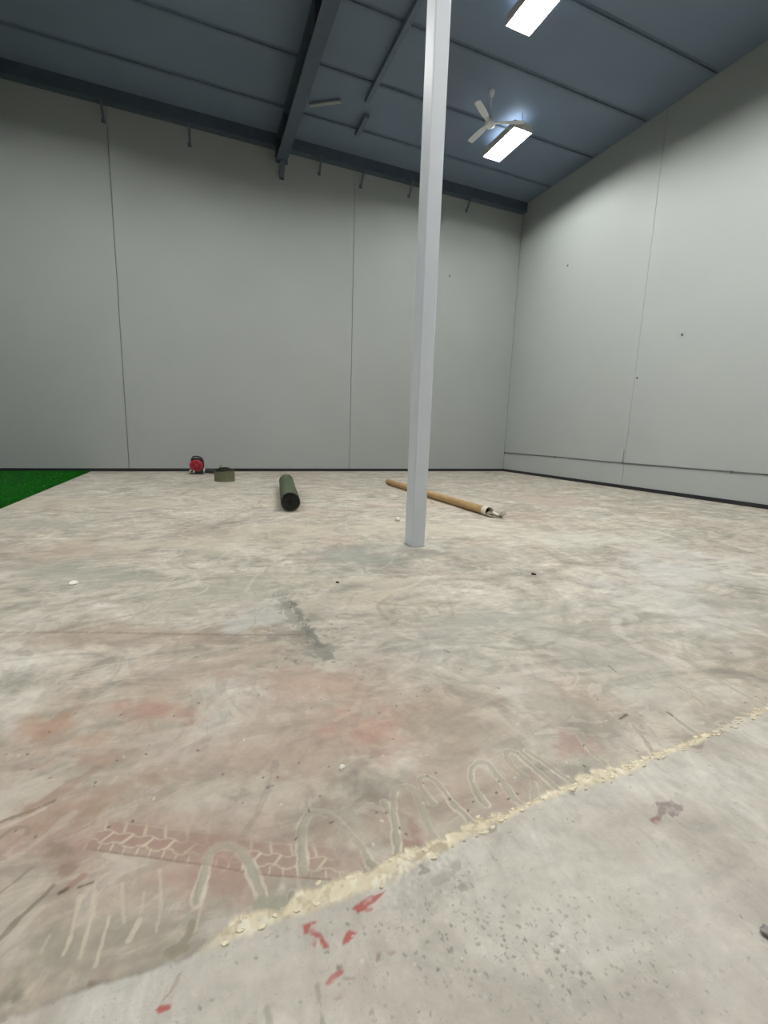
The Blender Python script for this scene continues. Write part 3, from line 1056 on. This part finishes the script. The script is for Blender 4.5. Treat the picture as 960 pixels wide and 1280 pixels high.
def spiral(bm, R, r_in, th, turns, z0, z1, wob=0.0, n=44, seed=0, rise=0.0):
    """strip wound in a spiral, standing along local z from z0 to z1; only the wound body"""
    rd = random.Random(seed)
    tot = int(turns * n)
    pi, po = [], []
    for k in range(tot + 1):
        t = k / n
        rr = r_in + (R - th - r_in) * k / tot
        a = 2 * math.pi * t
        w_ = wob * math.sin(a * 2.3 + seed) * (k / tot)
        pi.append(((rr + w_) * math.cos(a), (rr + w_) * math.sin(a)))
        po.append(((rr + w_ + th) * math.cos(a), (rr + w_ + th) * math.sin(a)))
    V = [[bm.verts.new((x, y, z0 if e == 0 else z1 + rise * (1 - k / tot) ** .5)) for k, (x, y) in enumerate(q)] for q in (pi, po) for e in (0, 1)]
    il, ih, ol, oh = V
    for k in range(tot):
        bm.faces.new((il[k], il[k + 1], ih[k + 1], ih[k]))
        bm.faces.new((ol[k + 1], ol[k], oh[k], oh[k + 1]))
        bm.faces.new((il[k + 1], il[k], ol[k], ol[k + 1]))
        bm.faces.new((ih[k], ih[k + 1], oh[k + 1], oh[k]))
    bm.faces.new((il[0], ih[0], oh[0], ol[0]))
    bm.faces.new((il[-1], ol[-1], oh[-1], ih[-1]))
    return bm


# long roll lying on the floor, end towards the column side
RR = .132
pa, pb = Vector((1.13, 6.12, RR)), Vector((1.53, 8.72, RR))
L_ = (pb - pa).length
yaw = math.atan2(pb.y - pa.y, pb.x - pa.x)
rl = thing('turf_roll', 'long dark green roll of turf lying on the floor, black at the end', 'roll', (pa.x, pa.y, 0), yaw)
TR = Matrix.Translation((0, 0, RR)) @ Matrix.Rotation(math.pi / 2, 4, 'Y') @ Matrix.Rotation(2.2, 4, 'Z')
bm = bmesh.new()
spiral(bm, RR - .011, .030, .013, 5, .004, L_ - .004, .0, 40)
bmesh.ops.transform(bm, matrix=TR, verts=bm.verts)
obj('wound_backing', bm, m_rollk, rl, True)
bm = bmesh.new()
n = 48
seg_ = 12
for rr, flip in ((RR, 0), (RR - .009, 1)):
    pass
rings = []
for s in range(seg_ + 1):
    z = L_ * s / seg_
    ring = []
    for k in range(n):
        a = 2 * math.pi * k / n
        r = RR * (1 + .012 * math.sin(3 * a + s * .7)) - (.003 if (k % n) == 0 else 0)
        ring.append(bm.verts.new((r * math.cos(a), r * math.sin(a), z)))
    rings.append(ring)
for r0, r1 in zip(rings, rings[1:]):
    for k in range(n):
        bm.faces.new((r0[k], r0[(k + 1) % n], r1[(k + 1) % n], r1[k]))
for ring, z in ((rings[0], .0), (rings[-1], L_)):
    inn = [bm.verts.new((v.co.x * .925, v.co.y * .925, z)) for v in ring]
    inn2 = [bm.verts.new((v.co.x * .925, v.co.y * .925, z + (.03 if z == 0 else -.03))) for v in ring]
    for k in range(n):
        bm.faces.new((ring[k], ring[(k + 1) % n], inn[(k + 1) % n], inn[k]))
        bm.faces.new((inn[k], inn[(k + 1) % n], inn2[(k + 1) % n], inn2[k]))
bmesh.ops.transform(bm, matrix=TR, verts=bm.verts)
obj('pile_cover', bm, m_roll, rl, True)
bm = bmesh.new()
lathe(bm, [(.028, .02), (.030, .02), (.030, L_ - .02), (.028, L_ - .02)], 20)
bmesh.ops.transform(bm, matrix=TR, verts=bm.verts)
obj('core', bm, m_rollk, rl, True)

# short coil standing on its end
co = thing('turf_coil', 'short coil of olive turf strip standing on its end on the concrete', 'roll', (.475, 10.04, 0))
bm = bmesh.new()
spiral(bm, .198, .05, .0125, 9, .0, .215, .002, 40, 3, .07)
cb = obj('wound_strip', bm, m_coilk, co, True)
bm = bmesh.new()
n = 60
o_, i_ = [], []
for k in range(n + 1):
    a = -1.0 + (2 * math.pi + .35) * k / n
    r = .206 + .022 * max(0, (k / n - .88) / .12) ** 2
    o_.append((r * math.cos(a), r * math.sin(a)))
    i_.append(((r - .011) * math.cos(a), (r - .011) * math.sin(a)))
hz = [.212 - .006 * math.sin(k * .31) for k in range(n + 1)]
ol = [bm.verts.new((x, y, -.002)) for x, y in o_]
oh = [bm.verts.new((x, y, hz[k])) for k, (x, y) in enumerate(o_)]
il = [bm.verts.new((x, y, -.002)) for x, y in i_]
ih = [bm.verts.new((x, y, hz[k] - .004)) for k, (x, y) in enumerate(i_)]
for k in range(n):
    bm.faces.new((ol[k], ol[k + 1], oh[k + 1], oh[k]))
    bm.faces.new((il[k + 1], il[k], ih[k], ih[k + 1]))
    bm.faces.new((oh[k], oh[k + 1], ih[k + 1], ih[k]))
    bm.faces.new((ol[k + 1], ol[k], il[k], il[k + 1]))
bm.faces.new((ol[0], oh[0], ih[0], il[0]))
bm.faces.new((ol[-1], il[-1], ih[-1], oh[-1]))
obj('outer_wrap', bm, m_coil, co, True)
bm = bmesh.new()
tube(bm, [(-.10, .10, .22), (-.09, .10, .27), (-.07, .10, .31), (-.045, .10, .33)], [.02, .018, .014, .006], 8, squash=.4)
obj('loose_end', bm, m_coilk, co)

# ------------------------------------------------------------------ cardboard tube
m_card = mat('cardboard', (200, 166, 116), .8, .72, var=.12, scale=8, bump=.15)
m_film = mat('white_plastic_film', (236, 230, 216), .4, .85, var=.1, scale=30)
m_dark = mat('tube_inside', (90, 78, 56), .9, .6)
RT = .060
ta, tb_ = Vector((3.74, 5.25, 0)), Vector((3.80, 9.06, 0))
LT = (tb_ - ta).length
yt = math.atan2(tb_.y - ta.y, tb_.x - ta.x)
ct = thing('cardboard_tube', 'long brown cardboard tube with torn white film on its end, lying behind the column', 'tube', (ta.x, ta.y, 0), yt)


def hollow(bm, r0, r1, x0, x1, z, n=32, wob=0, rd=None):
    P = []
    for (x, r) in ((x0, r0), (x1, r0), (x1, r1), (x0, r1)):
        P.append([bm.verts.new((x + (rd.uniform(-wob, wob) if rd and x == x0 else 0), r * math.cos(2 * math.pi * k / n), z + r * math.sin(2 * math.pi * k / n))) for k in range(n)])
    for a, b in ((0, 1), (1, 2), (2, 3), (3, 0)):
        for k in range(n):
            bm.faces.new((P[a][k], P[a][(k + 1) % n], P[b][(k + 1) % n], P[b][k]))
    return bm


obj('tube_wall', hollow(bmesh.new(), RT, RT - .012, .02, LT, RT), m_card, ct, True)
rd = random.Random(4)
obj('inner_core', hollow(bmesh.new(), RT - .0125, RT - .016, .05, LT - .02, RT), m_dark, ct, True)
obj('film_cuff', hollow(bmesh.new(), RT + .004, RT + .0005, -.035, .075, RT + .0035, 32, .012, rd), m_film, ct, True)
# torn film trailing out of the end on to the floor


def ribbon(bm, rows, th=.0015):
    T = [[bm.verts.new(p) for p in r] for r in rows]
    Bm = [[bm.verts.new((p[0], p[1], p[2] - th)) for p in r] for r in rows]
    for q in (T, Bm):
        for r0, r1 in zip(q, q[1:]):
            for k in range(len(r0) - 1):
                bm.faces.new((r0[k], r0[k + 1], r1[k + 1], r1[k]))
    m_ = len(rows[0]) - 1
    for t0, t1, b0, b1 in zip(T, T[1:], Bm, Bm[1:]):
        bm.faces.new((t0[0], t1[0], b1[0], b0[0]))
        bm.faces.new((t0[m_], b0[m_], b1[m_], t1[m_]))
    for q in (0, -1):
        for k in range(m_):
            bm.faces.new((T[q][k], T[q][k + 1], Bm[q][k + 1], Bm[q][k]))
    return bm


def torn(pts, wds, seed, curl=.02):
    rd = random.Random(seed)
    rows = []
    for (x, y, z), w_ in zip(pts, wds):
        rows.append([(x + rd.uniform(-.012, .012), y + s * w_, max(.003, z + curl * (s * s) * rd.uniform(.3, 1.2))) for s in (-1, -.5, 0, .5, 1)])
    return ribbon(bmesh.new(), rows)


obj('torn_film', torn([(-.02, -.01, .02), (-.07, -.03, .03), (-.12, -.06, .012), (-.18, -.10, .012), (-.22, -.13, .045), (-.24, -.155, .06)], [.05, .06, .05, .055, .06, .035], 3, .045), m_film, ct)
obj('torn_film', torn([(-.01, .03, .02), (-.06, .035, .012), (-.12, .02, .008), (-.16, -.02, .006)], [.03, .035, .03, .012], 8, .02), m_film, ct)
obj('torn_paper', torn([(.0, .0, .012), (-.06, -.005, .016), (-.13, -.05, .02), (-.20, -.09, .008), (-.23, -.07, .004)], [.025, .03, .025, .02, .006], 6, .012), m_dark, ct)
obj('torn_film', torn([(LT - .02, .0, .10), (LT + .04, .01, .085), (LT + .09, .02, .05)], [.03, .02, .006], 9, .01), m_film, ct)

# ------------------------------------------------------------------ blower
m_red = mat('red_plastic', (186, 44, 58), .35, .75, var=.2, scale=25)
m_blk = mat('black_plastic', (30, 31, 33), .45, .8)
m_wht = mat('white_tank', (206, 202, 194), .5, .85)
m_met = mat('pale_clamp', (210, 208, 204), .35, .85)
bl = thing('leaf_blower', 'red and black leaf blower resting on the floor against the skirting', 'blower', (-.07, 11.62, 0), -.08)
bm = bmesh.new()
lathe(bm, [(.05, -.115), (.10, -.112), (.135, -.095), (.148, -.06), (.150, .0), (.145, .05), (.12, .085), (.05, .095)], 40, 'Y', (0, 0, .20))
fh = obj('fan_housing', bm, m_red, bl, True)
for k in range(9):
    a = 2 * math.pi * k / 9
    bm = bmesh.new()
    bar(bm, (.045 * math.cos(a), -.122, .20 + .045 * math.sin(a)), (.105 * math.cos(a), -.116, .20 + .105 * math.sin(a)), .014, .012)
    obj('grille_rib', bm, m_blk if k % 2 == 0 else m_red, fh)
bm = bmesh.new()
lathe(bm, [(.025, -.135), (.036, -.128), (.042, -.112), (.02, -.112)], 24, 'Y', (0, 0, .20))
obj('hub_cap', bm, m_red, fh, True)
bm = bmesh.new()
lathe(bm, [(.148, -.05), (.162, -.045), (.165, .02), (.150, .04)], 40, 'Y', (.006, 0, .205))
obj('housing_rim', bm, m_blk, bl, True)
bm = B(-.12, .135, -.075, .075, .295, .385, bevel=.03, seg=3)
obj('engine_cover', bm, m_blk, bl, True)
bm = bmesh.new()
tube(bm, [(-.10, 0, .35), (-.085, 0, .40), (-.03, 0, .418), (.05, 0, .412), (.11, 0, .385), (.145, 0, .32), (.155, 0, .24)], .015, 10)
obj('handle', bm, m_blk, bl, True)
bm = B(-.165, -.02, -.10, .06, .02, .105, bevel=.028, seg=3)
tk = obj('fuel_tank', bm, m_wht, bl, True)
bm = bmesh.new()
lathe(bm, [(.02, -.118), (.024, -.112), (.024, -.098)], 16, 'Y', (-.10, 0, .065))
obj('tank_cap', bm, m_blk, tk, True)
bm = B(-.155, .155, -.11, .11, 0, .028, bevel=.01)
obj('base_stand', bm, m_blk, bl, True)
bm = B(-.05, .14, -.10, .07, .026, .075, bevel=.015)
obj('lower_guard', bm, m_blk, bl, True)
bm = bmesh.new()
tube(bm, [(.05, -.02, .10), (.12, -.04, .085), (.18, -.05, .075)], [.058, .054, .052], 24)
obj('outlet', bm, m_blk, bl, True)
bm = bmesh.new()
tube(bm, [(.155, -.048, .078), (.18, -.05, .075)], .060, 24)
obj('clamp', bm, m_met, bl, True)
bm = bmesh.new()
tube(bm, [(.178, -.05, .075), (.30, -.05, .068), (.46, -.05, .062), (.60, -.05, .058), (.66, -.05, .052)], [.050, .052, .050, .048, .044], 24)
obj('blower_tube', bm, m_blk, bl, True)

# ------------------------------------------------------------------ conduit and fixings on the walls
m_cond = mat('grey_conduit', (112, 116, 114), .5, .8)
cd = thing('conduit', 'thin grey conduit running low along the wall to the corner', 'conduit', (XW - .012, 8.0, .60))
bm = bmesh.new()
tube(bm, [(0, YW - 8.0 - .03, .012), (0, 3.9, .008), (0, 3.0, .006), (0, 1.8, .010), (0, 1.2, 0.0), (0, -.2, -.006), (0, -3.2, .004), (0, -6.0, .0)], .012, 10)
obj('pipe', bm, m_cond, cd, True)
bm = bmesh.new()
tube(bm, [(.004, -.21, 0), (.004, -.21, .30)], .005, 8)
obj('spur', bm, m_cond, cd, True)
for yy in (4.28, 2.0, -.21, -2.6):
    obj('saddle', B(-.014, .012, yy - .02, yy + .02, -.022, .024, bevel=.003), m_cond, cd)
m_fix = mat('dull_fixing', (128, 130, 124), .6, .8)


def fixing(loc, ax, label):
    t = thing('wall_fixing', label, 'fixing', loc, group='fixings left in the walls')
    if ax == 'X':
        bm = B(-.008, 0, -.018, .018, -.022, .022, bevel=.003)
        obj('plate', bm, m_fix, t)
        bm = bmesh.new()
        lathe(bm, [(.012, -.04), (.014, -.036), (.014, -.01)], 12, 'X', (0, -.006, 0))
    else:
        bm = B(-.02, .02, -.008, 0, -.025, .022, bevel=.003)
        obj('plate', bm, m_fix, t)
        bm = bmesh.new()
        lathe(bm, [(.012, -.04), (.014, -.036), (.014, -.01)], 12, 'Y', (0, 0, -.005))
    obj('bolt', bm, m_fix, t)


fixing((XW, 10.22, 5.65), 'X', 'small dark fixing high on the conduit wall near the corner')
fixing((XW, 7.68, 2.52), 'X', 'small fixing beside the panel joint of the conduit wall')
fixing((XW, 6.75, 3.29), 'X', 'small fixing on the conduit wall away from the corner')
fixing((6.87, YW, 5.63), 'Y', 'small fixing on the turf roll wall right of the column')

# ------------------------------------------------------------------ litter on the floor
m_crumb = mat('white_crumb', (244, 240, 230), .8, .95, var=.1, scale=60)
m_chip = mat('dark_chip', (70, 66, 60), .8, .7, var=.2, scale=60)
m_stone = mat('grey_chip', (150, 144, 142), .8, .9, var=.15, scale=60)


def crumb(name, q, r, m, label, cat, seed, flat=.55):
    rd = random.Random(seed)
    bm = bmesh.new()
    bmesh.ops.create_icosphere(bm, subdivisions=2, radius=1.0)
    for v in bm.verts:
        n_ = 1 + .22 * math.sin(3 * v.co.x + seed) * math.cos(2.5 * v.co.y - seed) + rd.uniform(-.10, .10)
        v.co = Vector((v.co.x * r * n_ * 1.25, v.co.y * r * n_, max(-.55, v.co.z) * r * n_ * flat))
    zmin = min(v.co.z for v in bm.verts)
    for v in bm.verts:
        v.co.z -= zmin
    o = obj(name, bm, m)
    p_ = px(*q)
    o.location = (p_[0], p_[1], -.0035)
    o.rotation_euler = (0, 0, rd.uniform(0, 3))
    tag(o, label, cat)


crumb('plaster_crumb', (427, 959), .010, m_crumb, 'small white plaster crumb on the pinkish stained floor', 'crumb', 1)
crumb('plaster_crumb', (497, 651), .034, m_crumb, 'white plaster crumb on the floor beside the column foot', 'crumb', 2, .9)
crumb('plaster_crumb', (92, 729), .030, m_crumb, 'white plaster crumb on the olive grey stain', 'crumb', 3, .35)
crumb('wood_chip', (667, 718), .017, m_chip, 'small dark chip on the floor near the column', 'chip', 4)
crumb('stone_chip', (959, 1165), .012, m_stone, 'grey stone chip on the bare front slab', 'chip', 5)
crumb('wood_chip', (422, 728), .012, m_chip, 'tiny dark chip on the floor between the turf roll and the dark scar', 'chip', 6)
